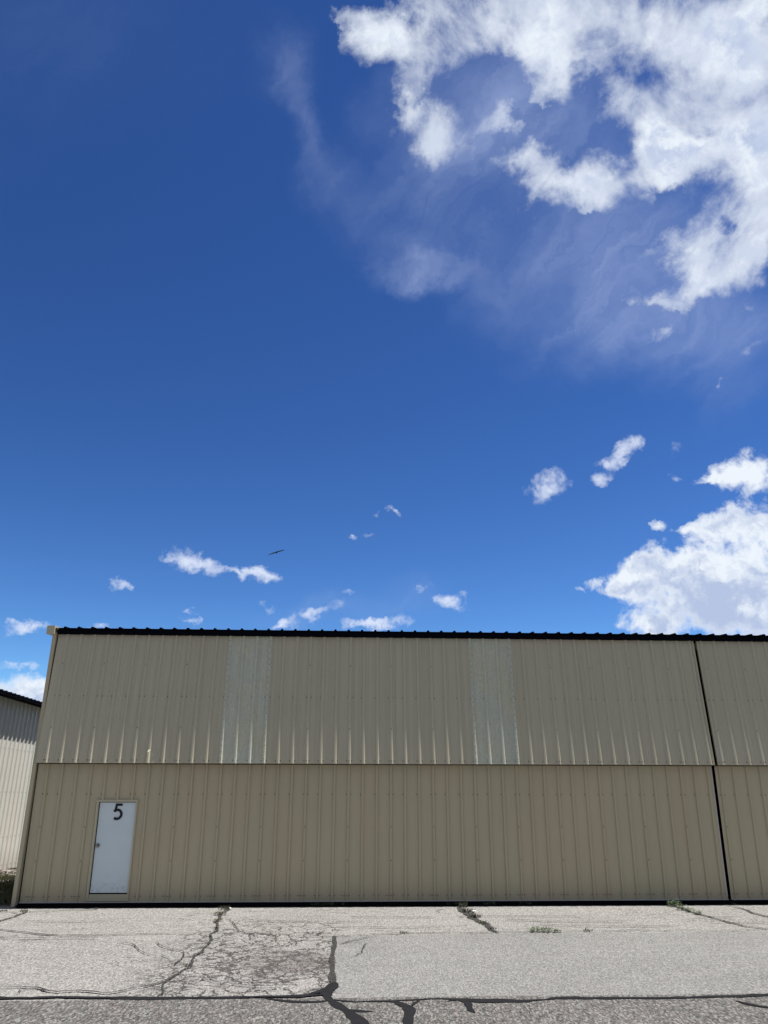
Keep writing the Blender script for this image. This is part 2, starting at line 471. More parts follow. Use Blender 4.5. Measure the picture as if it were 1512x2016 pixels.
# paving
def pave(name, base, light, dark, contrast=1.0, alligator=False, scale=1.0, lamount=0.5):
    m, T, b = mat(name)
    p = pos(T)
    pg = T.mapping(p, scale=(1, 0.36, 1))      # brushed, stony surface: grains drawn out along the paving lanes
    n1 = T.noise(pg, 95 * scale, 2, 0.7)
    n2 = T.noise(pg, 50 * scale, 3, 0.75)
    v = T.voro(pg, 75 * scale, out=1)
    vs = T.new('ShaderNodeSeparateColor'); T.put(vs.inputs[0], v)
    big = T.noise(p, 0.35, 4, 0.55)
    mid = T.noise(T.mapping(p, scale=(0.6, 2.0, 1)), 1.4, 4, 0.6)
    k = T.m('ADD', T.m('MULTIPLY', T.m('SUBTRACT', n1, 0.5), 2.4 * contrast), T.m('MULTIPLY', T.m('SUBTRACT', n2, 0.5), 2.6 * contrast))
    k = T.m('ADD', k, T.m('MULTIPLY', T.m('SUBTRACT', big, 0.5), 0.42))
    k = T.m('ADD', k, T.m('MULTIPLY', T.m('SUBTRACT', mid, 0.5), 0.34))
    c = T.vm('SCALE', base, T.m('MAXIMUM', T.m('ADD', 1.0, k), 0.25))
    c = T.mix(T.m('MULTIPLY', T.m('GREATER_THAN', vs.outputs[0], 0.80), lamount * contrast), c, light)
    c = T.mix(T.m('MULTIPLY', T.m('LESS_THAN', vs.outputs[1], 0.20), 0.55 * contrast), c, dark)
    # pinkish stones
    c = T.mix(T.m('MULTIPLY', T.m('GREATER_THAN', vs.outputs[2], 0.86), 0.35), c, (0.20, 0.155, 0.14))
    h = T.m('ADD', n1, n2)
    if alligator:
        sep = T.new('ShaderNodeSeparateXYZ'); T.put(sep.inputs[0], p)
        X, Y = sep.outputs[0], sep.outputs[1]
        wp = T.vm('ADD', p, T.vm('SCALE', T.vm('SUBTRACT', T.noise(p, 2.4, 4, 0.65, out=1), (0.5, 0.5, 0.5)), 0.55))
        e1 = T.voro(T.mapping(wp, scale=(1.15, 0.62, 1)), 3.5, 'DISTANCE_TO_EDGE')
        e2 = T.voro(T.mapping(wp, loc=(5, 3, 0), scale=(1.0, 0.7, 1)), 7.0, 'DISTANCE_TO_EDGE')
        xo = T.m('ADD', X, T.m('MULTIPLY', T.m('SUBTRACT', T.noise(p, 0.8, 3), 0.5), 1.6))
        msk = T.m('MULTIPLY', T.rng(xo, 3.3, 4.4), T.rng(X, 6.5, 6.15))
        msk = T.m('MULTIPLY', msk, T.rng(Y, -1.0, -3.4))
        dens2 = T.m('MULTIPLY', msk, T.rng(Y, -3.0, -5.6))
        brk = T.rng(T.noise(p, 2.0, 3), 0.34, 0.46)
        a1 = T.m('MULTIPLY', T.m('MULTIPLY', T.rng(e1, 0.060, 0.022), msk), brk)
        a2 = T.m('MULTIPLY', T.m('MULTIPLY', T.rng(e2, 0.065, 0.022), dens2), T.rng(T.noise(p, 1.3, 3, out=0), 0.40, 0.54))
        cr = T.m('MAXIMUM', a1, a2)
        # scattered hairlines elsewhere, mostly along the paving lanes
        e3 = T.voro(T.mapping(wp, loc=(1, 8, 0), scale=(0.28, 1.1, 1)), 1.5, 'DISTANCE_TO_EDGE')
        a3 = T.m('MULTIPLY', T.rng(e3, 0.012, 0.004), T.rng(T.noise(p, 0.7, 3), 0.50, 0.58))
        cr = T.m('MAXIMUM', cr, T.m('MULTIPLY', a3, 0.6))
        c = T.mix(T.m('MULTIPLY', cr, 0.95), c, (0.03, 0.027, 0.025))
        # oily stain
        ds = T.vm('LENGTH', T.vm('MULTIPLY', T.vm('SUBTRACT', wp, (5.75, -5.8, 0.0)), (0.75, 0.8, 0.0)))
        stn = T.m('MULTIPLY', T.rng(ds, 1.0, 0.1), 0.42)
        c = T.mix(stn, c, (0.065, 0.052, 0.05))
        h = T.m('SUBTRACT', h, T.m('MULTIPLY', cr, 1.5))
    T.put(b.inputs['Base Color'], c)
    b.inputs['Roughness'].default_value = 0.9
    b.inputs['Specular IOR Level'].default_value = 0.2
    T.put(b.inputs['Normal'], T.bump(h, 0.9, 0.012))
    return m
M_apron = pave('old_apron_paving', (0.170, 0.168, 0.161), (0.310, 0.305, 0.295), (0.0705, 0.0681, 0.0635), 1.0, True, 0.8)
M_patch = pave('grey_patch_paving', (0.142, 0.1425, 0.138), (0.2726, 0.2726, 0.2632), (0.0658, 0.0658, 0.0635), 0.8, False, 0.95)
M_road = pave('dark_taxi_paving', (0.0771, 0.0752, 0.0714), (0.2106, 0.2106, 0.2030), (0.0263, 0.0263, 0.0256), 1.15, False, 0.8)
M_seal = simple('crack_sealant', (0.012, 0.0122, 0.014), 0.9, spec=0.06, var=0.35, scale=9, bump=0.003)
M_joint = simple('dirt_filled_joint', (0.024, 0.024, 0.022), 0.95, var=0.7, scale=14, bump=0.01)
M_crack = simple('open_crack', (0.018, 0.017, 0.016), 0.95, var=0.5, scale=20)

for mm, thr in ((M_joint, 0.44), (M_crack, 0.40)):
    T = NT(mm.node_tree)
    bs = mm.node_tree.nodes['Principled BSDF']; out = mm.node_tree.nodes['Material Output']
    tr = T.new('ShaderNodeBsdfTransparent'); mx = T.new('ShaderNodeMixShader')
    nn = T.noise(T.mapping(pos(T), scale=(1, 0.5, 1)), 60, 3, 0.7)
    T.put(mx.inputs[0], T.rng(nn, thr - 0.03, thr + 0.03))
    T.l.new(tr.outputs[0], mx.inputs[1]); T.l.new(bs.outputs[0], mx.inputs[2]); T.l.new(mx.outputs[0], out.inputs['Surface'])

M_soil, T, b = mat('gravel_soil')
p = pos(T)
n = T.noise(p, 9, 6, 0.7)
v = T.voro(p, 26, out=1)
c = T.mix(T.rng(n, 0.35, 0.65), (0.075, 0.06, 0.045), (0.16, 0.135, 0.115))
c = T.mix(0.35, c, T.mix(0.75, v, (0.2, 0.17, 0.155)))
T.put(b.inputs['Base Color'], c); b.inputs['Roughness'].default_value = 0.95
T.put(b.inputs['Normal'], T.bump(n, 0.9, 0.03))

def leafmat(name, c1, c2):
    m, T, b = mat(name)
    oi = T.new('ShaderNodeNewGeometry').outputs['Random Per Island']
    T.put(b.inputs['Base Color'], T.mix(oi, c1, c2))
    b.inputs['Roughness'].default_value = 0.6
    b.inputs['Subsurface Weight'].default_value = 0.0
    return m
M_green = leafmat('weed_green', (0.030, 0.055, 0.020), (0.085, 0.13, 0.05))
M_dry = leafmat('weed_dry', (0.09, 0.08, 0.05), (0.042, 0.05, 0.027))
M_grass = leafmat('grass_mixed', (0.04, 0.06, 0.02), (0.12, 0.115, 0.06))
M_stone = simple('pale_stone', (0.17, 0.15, 0.145), 0.9, var=0.35, scale=14, bump=0.01)

# ---------------------------------------------------------------- ground
def sheet(name, poly, z, m, kind='structure'):
    b_ = MB(); b_.poly([(x, y, z) for x, y in poly])
    o = b_.build(name, m); tag(o, kind=kind); return o
sheet('ground', [(-2500, -2500), (2500, -2500), (2500, 2500), (-2500, 2500)], -0.03, M_soil)
def jag(pts, step=0.25, amp=0.03):
    out = []
    for (x0, y0), (x1, y1) in zip(pts[:-1], pts[1:]):
        L = math.hypot(x1 - x0, y1 - y0); n = max(1, int(L / step))
        for i in range(n):
            t = i / n
            out.append((x0 + (x1 - x0) * t + rng.uniform(-amp, amp), y0 + (y1 - y0) * t + rng.uniform(-amp, amp)))
    out.append(pts[-1]); return out
# apron: runs under the hangar row; its left end past the corner breaks off ragged
apron = [(-40, -7.7), (60, -7.7), (60, 14), (-0.28, 14), (-0.28, 0.02)] + jag([(-0.28, 0.02), (-1.2, -0.02), (-3.0, 0.05), (-6, -0.1)], 0.12, 0.02) + [(-40, -0.2)]
sheet('pavement', apron, 0.0, M_apron)
patch = jag([(6.27, -7.7), (6.26, -6.5), (6.22, -5.2), (6.25, -3.75)], 0.2, 0.02) + jag([(6.25, -3.72), (9, -3.62), (13.2, -3.55), (16, -3.55)], 0.3, 0.008) + [(60, -3.5), (60, -7.7)]
sheet('pavement', patch, 0.004, M_patch)
sheet('road', [(-60, -60), (80, -60), (80, -7.72)] + jag([(80, -7.72), (-60, -7.72)], 0.3, 0.012), 0.008, M_road)

RIBBONS={
'seal':[
  [(2.24,-7.55,0.100),(2.58,-7.59,0.110),(3.24,-7.58,0.080),(3.80,-7.63,0.100),(4.25,-7.67,0.120),(4.91,-7.66,0.090),(5.47,-7.65,0.080),(5.91,-7.62,0.100),(6.14,-7.57,0.140)],
  [(6.25,-6.95,0.080),(6.23,-7.16,0.130),(6.18,-7.38,0.120),(6.17,-7.62,0.110),(6.22,-7.84,0.110),(6.30,-8.10,0.100),(6.41,-8.39,0.130),(6.49,-8.62,0.140),(6.57,-8.97,0.140),(6.66,-9.45,0.120)],
  [(5.47,-7.71,0.050),(5.70,-7.82,0.080),(5.98,-7.90,0.090),(6.20,-7.84,0.100)],
  [(6.21,-7.18,0.100),(6.13,-7.35,0.100),(6.04,-7.49,0.100),(5.98,-7.61,0.050)],
  [(6.22,-7.84,0.080),(6.36,-8.23,0.070),(6.49,-8.29,0.080),(6.66,-8.32,0.060)],
  [(6.22,-7.80,0.060),(6.47,-7.90,0.040),(6.76,-7.89,0.050),(7.13,-7.87,0.050),(7.42,-7.84,0.060),(7.80,-7.90,0.100),(8.02,-7.89,0.100),(8.29,-7.93,0.050),(8.55,-7.88,0.050),(8.65,-7.84,0.110),(9.14,-7.89,0.100),(9.64,-7.91,0.090),(10.40,-7.86,0.100),(11.08,-7.80,0.120),(11.43,-7.78,0.100)],
  [(6.80,-7.92,0.060),(6.93,-7.97,0.080),(7.02,-8.14,0.130),(7.03,-8.36,0.120),(6.97,-8.79,0.120),(6.92,-9.31,0.120)],
  [(7.18,-7.89,0.050),(7.07,-8.14,0.080)],
  [(7.46,-7.95,0.040),(7.60,-7.91,0.060),(7.70,-8.01,0.070),(7.69,-8.20,0.080),(7.70,-8.42,0.060)],
  [(7.65,-7.92,0.050),(7.89,-7.97,0.100),(8.34,-7.95,0.070),(8.52,-7.90,0.050)],
  [(10.61,-8.03,0.050),(10.69,-8.21,0.080),(10.80,-8.34,0.070),(10.99,-8.47,0.060)],
],
'edge':[
  [(6.20,-3.73,0.050),(6.21,-4.53,0.070),(6.20,-5.37,0.070),(6.20,-6.08,0.060),(6.22,-6.59,0.080),(6.24,-7.03,0.100)],
],
'joint':[
  [(4.05,-0.15,0.080),(4.03,-1.14,0.070),(4.12,-2.09,0.050),(4.25,-3.03,0.050),(4.27,-3.81,0.040),(4.27,-4.42,0.030),(4.35,-4.98,0.050),(4.33,-5.55,0.030),(4.31,-5.95,0.050),(4.24,-6.28,0.035),(4.23,-6.71,0.040),(4.28,-7.11,0.030),(4.34,-7.52,0.030)],
  [(8.69,-0.34,0.120),(8.67,-1.27,0.160),(8.72,-1.92,0.140),(8.78,-2.64,0.140),(8.83,-3.13,0.100),(8.87,-3.59,0.050)],
  [(13.04,-0.12,0.080),(13.06,-0.81,0.100),(13.07,-1.59,0.070),(13.10,-2.17,0.050),(13.15,-2.65,0.070),(13.24,-3.11,0.060),(13.42,-3.39,0.050),(13.69,-3.66,0.050)],
  [(14.18,-0.34,0.040),(14.23,-0.88,0.060),(14.19,-1.52,0.070),(14.19,-1.98,0.080),(14.35,-2.48,0.050)],
  [(1.46,-0.08,0.060),(1.47,-0.52,0.050),(1.14,-0.64,0.040),(0.67,-0.68,0.040),(0.35,-0.80,0.050),(0.31,-1.20,0.060),(0.28,-1.63,0.060),(0.25,-1.99,0.060),(0.17,-2.60,0.050)],
],
'crack':[
  [(0.37,-2.87,0.030),(0.65,-2.94,0.040),(1.25,-3.22,0.040),(1.67,-3.48,0.060),(1.86,-3.59,0.050),(2.49,-3.57,0.040),(2.95,-3.50,0.030),(3.26,-3.47,0.040),(3.66,-3.45,0.020),(4.21,-3.33,0.020),(4.70,-3.31,0.020),(5.21,-3.44,0.020),(5.55,-3.74,0.020),(6.16,-3.87,0.025)],
  [(6.16,-3.87,0.030),(6.52,-3.70,0.020),(6.95,-3.58,0.030),(7.35,-3.51,0.030),(8.17,-3.55,0.020),(9.01,-3.50,0.030),(9.86,-3.45,0.020),(11.15,-3.41,0.030),(12.43,-3.43,0.020),(13.42,-3.39,0.025)],
  [(-0.26,-0.77,0.030),(0.01,-0.85,0.020),(0.30,-1.13,0.020)],
  [(2.38,-7.11,0.030),(2.59,-7.04,0.030),(2.78,-7.10,0.040),(2.97,-7.21,0.040),(3.13,-7.32,0.050),(3.37,-7.30,0.040),(3.68,-7.41,0.040),(3.80,-7.37,0.030),(3.91,-7.21,0.030),(4.10,-7.05,0.030),(4.22,-6.76,0.020)],
  [(2.70,-7.48,0.020),(2.67,-7.24,0.020),(2.74,-7.10,0.020)],
  [(2.95,-4.18,0.020),(3.20,-4.40,0.020),(3.57,-5.09,0.015),(3.68,-5.24,0.010)],
  [(3.50,-4.21,0.015),(3.72,-4.64,0.020),(4.04,-4.96,0.020),(4.15,-5.54,0.020),(4.14,-5.94,0.015)],
  [(3.80,-5.17,0.020),(4.01,-5.54,0.015)],
  [(3.31,-5.29,0.030),(3.49,-5.30,0.020)],
  [(4.25,-1.92,0.015),(4.51,-2.51,0.020),(4.61,-3.16,0.015),(4.87,-3.37,0.010)],
  [(4.87,-3.37,0.015),(4.87,-3.93,0.015),(5.05,-4.30,0.010)],
  [(6.28,-4.53,0.015),(6.51,-4.25,0.015),(6.69,-4.55,0.015),(6.63,-5.18,0.020),(6.50,-5.43,0.012)],
  [(6.28,-4.45,0.020),(6.59,-4.03,0.020),(6.94,-3.68,0.020)],
  [(8.41,-1.78,0.030),(9.74,-1.73,0.035),(10.76,-1.85,0.030)],
  [(9.27,-2.20,0.030),(10.13,-2.43,0.035),(11.41,-2.44,0.030)],
  [(9.68,-2.80,0.030),(10.69,-2.97,0.035),(12.01,-2.98,0.030)],
  [(6.45,-1.80,0.030),(8.03,-1.82,0.030)],
  [(12.78,-2.03,0.030),(13.56,-2.01,0.035)],
  [(12.73,-2.57,0.030),(13.89,-2.81,0.030)],
  [(4.55,-2.11,0.030),(6.00,-2.37,0.030),(6.71,-2.29,0.030)],
  [(5.67,-2.80,0.020),(7.04,-2.98,0.030),(8.08,-2.93,0.020)],
  [(0.63,-2.07,0.030),(1.80,-2.13,0.030),(2.30,-2.05,0.030)],
  [(0.97,-3.72,0.020),(1.80,-3.86,0.030),(2.57,-3.85,0.020)],
  [(4.24,-6.84,0.020),(4.52,-6.72,0.015),(4.80,-6.95,0.015),(5.30,-7.16,0.020),(5.65,-7.15,0.015)],
],
}

zc = [0.0125]
def ribbon(mb, pts, rag):
    zc[0] += 0.0003
    z = zc[0]
    P = []
    for (x0, y0, w0), (x1, y1, w1) in zip(pts[:-1], pts[1:]):
        L = math.hypot(x1 - x0, y1 - y0); n = max(2, int(L / 0.11))
        for i in range(n):
            t = i / n
            P.append([x0 + (x1 - x0) * t, y0 + (y1 - y0) * t, w0 + (w1 - w0) * t])
    P.append(list(pts[-1]))
    sd = rng.uniform(0, 100)
    for i, q in enumerate(P):
        if 0 < i < len(P) - 1:
            a = rag
            q[0] += a * 1.6 * (mnoise.noise(Vector((q[0] * 1.7, q[1] * 1.7, sd)))) + rng.uniform(-a, a) * 0.35
            q[1] += a * 1.6 * (mnoise.noise(Vector((q[0] * 1.7, q[1] * 1.7, sd + 9)))) + rng.uniform(-a, a) * 0.35
        q[2] *= rng.uniform(0.65, 1.3)
    L_, R_ = [], []
    for i, q in enumerate(P):
        a = P[max(0, i - 1)]; c_ = P[min(len(P) - 1, i + 1)]
        dx, dy = c_[0] - a[0], c_[1] - a[1]; l = math.hypot(dx, dy) or 1
        nx, ny = -dy / l, dx / l; w = q[2] / 2
        if i in (0, len(P) - 1): w *= 0.3
        L_.append((q[0] + nx * w, q[1] + ny * w, z)); R_.append((q[0] - nx * w, q[1] - ny * w, z))
    for i in range(len(P) - 1):
        mb.quad(R_[i], R_[i + 1], L_[i + 1], L_[i])
for key, m_, nm, rag in (('seal', M_seal, 'road_crack_seal', 0.035), ('edge', M_joint, 'pavement_patch_joint', 0.012), ('joint', M_joint, 'pavement_joint', 0.05), ('crack', M_crack, 'pavement_crack', 0.05)):
    mb = MB()
    for pl in RIBBONS[key]: ribbon(mb, pl, rag)
    tag(mb.build(nm, m_), kind='structure')

# ---------------------------------------------------------------- hangar
RP = 0.3048            # rib spacing
Z_TOP, Z_UB, Z_LT, Z_LB = 5.515, 2.745, 2.728, 0.070
def y_up(z): return -0.2146 * (Z_TOP - z) / (Z_TOP - Z_UB)
def y_lo(z): return 0.0757 + (-0.0123 - 0.0757) * (z - Z_LB) / (Z_LT - Z_LB)

def profile(x0, x1, r0, n_ribs, h, bw=0.047, tw=0.016, minor=True, jit=0.0):
    """breakpoints (x, depth, kind) of a ribbed sheet between x0 and x1"""
    pts = [(x0, 0.0)]
    for i in range(n_ribs):
        c_ = r0 + i * RP
        for dx, dp in ((-bw, 0), (-tw, h), (tw, h), (bw, 0)):
            pts.append((c_ + dx, dp))
        if minor:
            for t in ((0.27, 0.38, 0.50, 0.62, 0.74) if jit else ()):
                cm = c_ + RP * (t + (rng.uniform(-.03, .03) if jit else 0)); hm = 0.0008 + rng.uniform(0, jit)
                pts += [(cm - 0.011, 0), (cm - 0.005, hm), (cm + 0.004, hm), (cm + 0.009, 0)]
    pts.append((x1, 0.0))
    return [p_ for p_ in sorted(pts) if x0 <= p_[0] <= x1]
def corrugated(name, x0, x1, r0, n_ribs, h, zs, yf, m, parent, sr=1.0, bw=0.047, tw=0.016, jit=0.0, wav=0.0, hole=None, tilt=None, screws=None, dent=None, seed=0):
    pr = profile(x0, x1, r0, n_ribs, h, bw=bw, tw=tw, jit=jit)
    xs = [q[0] for q in pr]
    if hole:
        for hx in hole[:2]:
            pr.append((hx, 0.0))
        pr = sorted(pr)
    mb = MB()
    V = []
    for z in zs:
        row = []
        for x, dp in pr:
            w = wav * mnoise.noise(Vector((x * 5.0 + seed, z * 0.35, seed))) if wav else 0.0
            xx, ex = x, 0
            if dent and abs(x - dent[0]) < 0.05 and z < dent[1]:
                ex = 0.024 * min(1, (dent[1] - z) / 0.04) * (1 if dp > 0.01 else 0.2)
                xx = x - 0.010
            elif dent and abs(x - dent[0]) < 0.17 and z < dent[1] - 0.08:
                ex = 0.010 * (0.5 + mnoise.noise(Vector((x * 23, z * 30, 1))))
            row.append((xx, yf(z) - dp - w - ex, z))
        V.append(row)
    nc = len(pr)
    for r_ in V: mb.v += r_
    for j in range(len(zs) - 1):
        for i in range(nc - 1):
            if hole:
                xm = (pr[i][0] + pr[i + 1][0]) / 2; zm = (zs[j] + zs[j + 1]) / 2
                if hole[0] < xm < hole[1] and zm < hole[2]: continue
            a = j * nc + i
            mb.f.append((a, a + 1, a + nc + 1, a + nc)); mb.mi.append(0)
    if screws:
        for x, z, on in screws:
            if not (x0 < x < x1): continue
            if hole and hole[0] - 0.02 < x < hole[1] + 0.02 and z < hole[2]: continue
            y = yf(z) - (h if on else 0) - 0.0005
            mb.cyl((x, y, z), (0, -1, 0), 0.012 * sr, 0.003, 8, 1)
            mb.cyl((x, y - 0.003, z), (0, -1, 0), 0.0075 * sr, 0.006, 6, 1)
    return mb.build(name, [m, M_screw], parent)

def hangar_bay(X, parent, sky_ribs, door=True, lab=True):
    """one bi-fold door bay whose first rib stands at X"""
    xa, xb = X - (0.213 if lab else 0.100), X + 14.43
    zs_u = [Z_UB + (Z_TOP - Z_UB) * t for t in (0, .02, .04, .06, .08, .1, .13, .17, .21, .26, .32, .4, .5, .6, .7, .8, .9, 1)]
    # ------- upper leaf
    lap = [i for i in range(0, 48, 3)]
    scr = []
    for i in range(48):
        x = X + i * RP
        scr += [(x - 0.055, Z_UB + 0.06, 0), (x + 0.055, Z_UB + 0.06, 0)]
        scr += [(x - 0.055, 4.147, 0)]
        if i in lap:
            scr += [(x + 0.055, 4.147, 0), (x, 4.853, 1), (x, 3.476, 1), (x, Z_UB + 0.06, 1)]
    up = corrugated('upper_door_panel', xa, xb, X, 48, 0.036, zs_u, y_up, M_upper, parent, jit=0.0062, wav=0.005,
                    screws=scr, dent=(X + 7 * RP, 3.02) if lab else None, seed=X)
    tag(up, 'upper leaf of the bi-fold door leaning outward at its lower edge')
    f = MB(); f.box(xa, xb, y_up(Z_UB) + 0.004, 0.03, Z_UB - 0.008, Z_UB + 0.004)
    f.build('bottom_flange', M_flange, up)
    f = MB()   # stiffening frame
    f.box(xa, xa + 0.05, 0.002, 0.05, Z_UB, Z_TOP, fn=lambda x, y, z: (x, y + y_up(z), z))
    f.build('edge_trim', M_trim, up); f = MB()
    f.box(xb - 0.05, xb, 0.002, 0.05, Z_UB, Z_TOP, fn=lambda x, y, z: (x, y + y_up(z), z))
    f.box(xb - 0.048, xb - 0.016, -0.010, -0.001, Z_UB, Z_TOP, fn=lambda x, y, z: (x, y + y_up(z), z))
    f.build('edge_trim', M_trim, up)
    for s in sky_ribs:
        x0, x1 = X + s * RP - 0.045, X + (s + 3) * RP + 0.045
        ss = []
        z = Z_UB + 0.1
        while z < Z_TOP - 0.05:
            ss += [(X + s * RP, z, 1), (X + (s + 3) * RP, z, 1)]; z += 0.135
        for k in range(4):
            x = X + (s + k) * RP
            ss += [(x - 0.05, Z_UB + 0.06, 0), (x + 0.05, Z_UB + 0.06, 0), (x - 0.05, 4.147, 0)]
        pn = corrugated('translucent_panel', x0, x1, X + s * RP, 4, 0.038, zs_u, lambda z: y_up(z) - 0.0055, M_glassfib, up, sr=0.8,
                        jit=0.0062, wav=0.005, screws=ss, seed=X)
        tag(pn, 'greenish translucent fibreglass sheet let into the tan metal')
    # ------- lower leaf
    dx0, dx1, dz = X + 1.085, X + 1.955, 2.012
    zs_l = sorted([Z_LB + (Z_LT - Z_LB) * t for t in (0, .1, .25, .4, .55, .85, .93, 1)] + [dz])
    scr = []
    for i in range(48):
        x = X + i * RP
        scr += [(x - 0.055, 0.172, 0), (x + 0.055, 0.172, 0), (x - 0.05, 2.13, 0)]
        if i in lap:
            scr += [(x + 0.05, 2.13, 0), (x, 0.172, 1), (x, 0.834, 1), (x, 1.484, 1), (x - 0.1, 0.172, 0)]
    lo = corrugated('lower_door_panel', xa, xb, X, 48, 0.034, zs_l, y_lo, M_lower, parent, bw=0.033, tw=0.019, wav=0.0015,
                    screws=scr, hole=(dx0, dx1, dz) if door else None, seed=X + 5)
    tag(lo, 'lower leaf of the bi-fold door with the walk door in it')
    f = MB()
    f.box(xa, xb, -0.034, 0.05, Z_LB - 0.012, Z_LB + 0.006, fn=lambda x, y, z: (x, y + y_lo(z), z))
    f.build('base_trim', M_trim_light, lo)
    f = MB()
    f.box(xb - 0.026, xb + 0.004, -0.004, 0.05, Z_LB + 0.05, Z_LT, fn=lambda x, y, z: (x, y + y_lo(z), z))
    f.build('edge_trim', M_trim_light, lo)
    # rubber seal; its added outer flap blackens the shaded strip of paving
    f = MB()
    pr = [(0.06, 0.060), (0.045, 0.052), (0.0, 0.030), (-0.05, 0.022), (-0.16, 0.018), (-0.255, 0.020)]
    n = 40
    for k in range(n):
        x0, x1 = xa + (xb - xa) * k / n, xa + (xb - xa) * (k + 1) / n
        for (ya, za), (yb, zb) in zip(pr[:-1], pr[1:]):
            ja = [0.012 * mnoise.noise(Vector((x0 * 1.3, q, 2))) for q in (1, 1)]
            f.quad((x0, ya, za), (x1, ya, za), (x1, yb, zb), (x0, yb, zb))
    f.build('seal_shade_strip', M_seal_shade, lo)
    return up, lo

H = empty('hangar', (0, 6, 0))
tag(H, 'long tan ribbed metal hangar with a dark roof edge behind the cracked paving', 'hangar')
HI = Matrix.Translation((0, -6, 0))
class HP: pass
def hang_parent(o):
    o.parent = H; o.matrix_parent_inverse = HI; return o
bay_root = None
objs_before = set(bpy.data.objects)
def bay(X, ribs, door, lab):
    u, l = hangar_bay(X, None, ribs, door, lab)
    hang_parent(u); hang_parent(l)
    return u, l
up1, lo1 = bay(0.0, (12, 30), True, True)
XB2 = 47 * RP + 0.275
up2, lo2 = bay(XB2, (12, 30), False, False)
lo2['label'] = 'plain lower leaf of the neighbouring bi-fold door'
up2['label'] = 'upper leaf of the neighbouring bi-fold door past the dark seam'
XE = XB2 + 14.5      # far right end of the building

# walk door
wx0, wx1 = 1.155, 1.925
def ylz(x, y, z): return (x, y + y_lo(z), z)
wd = MB(); wd.box(wx0 + 0.014, wx1 - 0.006, 0.006, 0.045, 0.238, 1.962, fn=ylz)
door = hang_parent(wd.build('walk_door', M_door)); door['label'] = 'plain white walk door marked 5'
f = MB()
f.box(1.100, 1.150, -0.034, 0.04, 0.085, 1.972, fn=ylz)          # left jamb
f.box(1.927, 1.960, -0.034, 0.04, 0.085, 1.972, fn=ylz)          # right jamb
f.box(1.090, 1.970, -0.040, 0.04, 1.974, 2.016, fn=ylz)          # head
f.box(1.152, 1.925, -0.016, 0.04, 0.085, 0.214, fn=ylz)          # kick plate
f.box(1.152, 1.925, -0.026, -0.017, 0.085, 0.112, fn=ylz)
for x in (1.24, 1.53, 1.84): f.cyl((x, y_lo(.15) - 0.016, 0.155), (0, -1, 0), 0.010, 0.004, 8)
f.build('door_frame', M_trim, door)
f = MB(); f.box(1.146, 1.934, 0.032, 0.06, 0.10, 1.98, fn=ylz); f.box(1.156, 1.926, -0.004, 0.03, 0.2145, 0.230, fn=ylz); f.build('door_shadow_gap', M_dark, door)  # near-black backing and strip painted as the shadow gap round the leaf
k_ = MB(); yk = y_lo(1.128) + 0.002
k_.cyl((1.215, yk, 1.128), (0, -1, 0), 0.040, 0.008, 20)
k_.cyl((1.215, yk - 0.008, 1.128), (0, -1, 0), 0.013, 0.03, 14)
k_.cyl((1.215, yk - 0.036, 1.128), (0, -1, 0), 0.018, 0.012, 18, r2=0.034)
k_.cyl((1.215, yk - 0.048, 1.128), (0, -1, 0), 0.034, 0.016, 18, r2=0.032)
k_.cyl((1.215, yk - 0.064, 1.128), (0, -1, 0), 0.032, 0.006, 18, r2=0.018)
k_.build('door_knob', M_knob, door)
# the digit, a stroked outline 3 mm thick
def stroke(mb, pts, w, y0, y1):
    n = len(pts); L, Rr = [], []
    for i, (x, z) in enumerate(pts):
        a = pts[max(0, i - 1)]; c_ = pts[min(n - 1, i + 1)]
        d1 = Vector((x - a[0], z - a[1])); d2 = Vector((c_[0] - x, c_[1] - z))
        d1 = d1.normalized() if d1.length else d2.normalized(); d2 = d2.normalized() if d2.length else d1
        t = (d1 + d2).normalized(); nn = Vector((-t.y, t.x)); s = w / 2 / max(0.5, nn.dot(Vector((-d1.y, d1.x))))
        L.append((x + nn.x * s, z + nn.y * s)); Rr.append((x - nn.x * s, z - nn.y * s))
    for i in range(n - 1):
        a, b_, c_, d_ = L[i], L[i + 1], Rr[i + 1], Rr[i]
        mb.quad((a[0], y0, a[1]), (d_[0], y0, d_[1]), (c_[0], y0, c_[1]), (b_[0], y0, b_[1]))
        for (p1, p2) in ((a, b_), (c_, d_), (d_, a), (b_, c_)):
            mb.quad((p1[0], y0, p1[1]), (p2[0], y0, p2[1]), (p2[0], y1, p2[1]), (p1[0], y1, p1[1]))
num = MB(); W5 = 0.048
yy = y_lo(1.78) - 0.0025; yb = yy + 0.003
cx, cz, rx, rz = 1.548, 1.728, 0.088, 0.088
pts = [(1.640, 1.918), (1.522, 1.918), (1.503, 1.778)]
stroke(num, pts, W5, yy - 0.004, yb)
arc = []
for k in range(0, 26):
    a = R(142 - k * (142 + 128) / 25.)
    arc.append((cx + rx * math.cos(a), cz + rz * math.sin(a)))
stroke(num, arc, W5, yy - 0.0045, yb)
num.build('door_number', M_num, door)

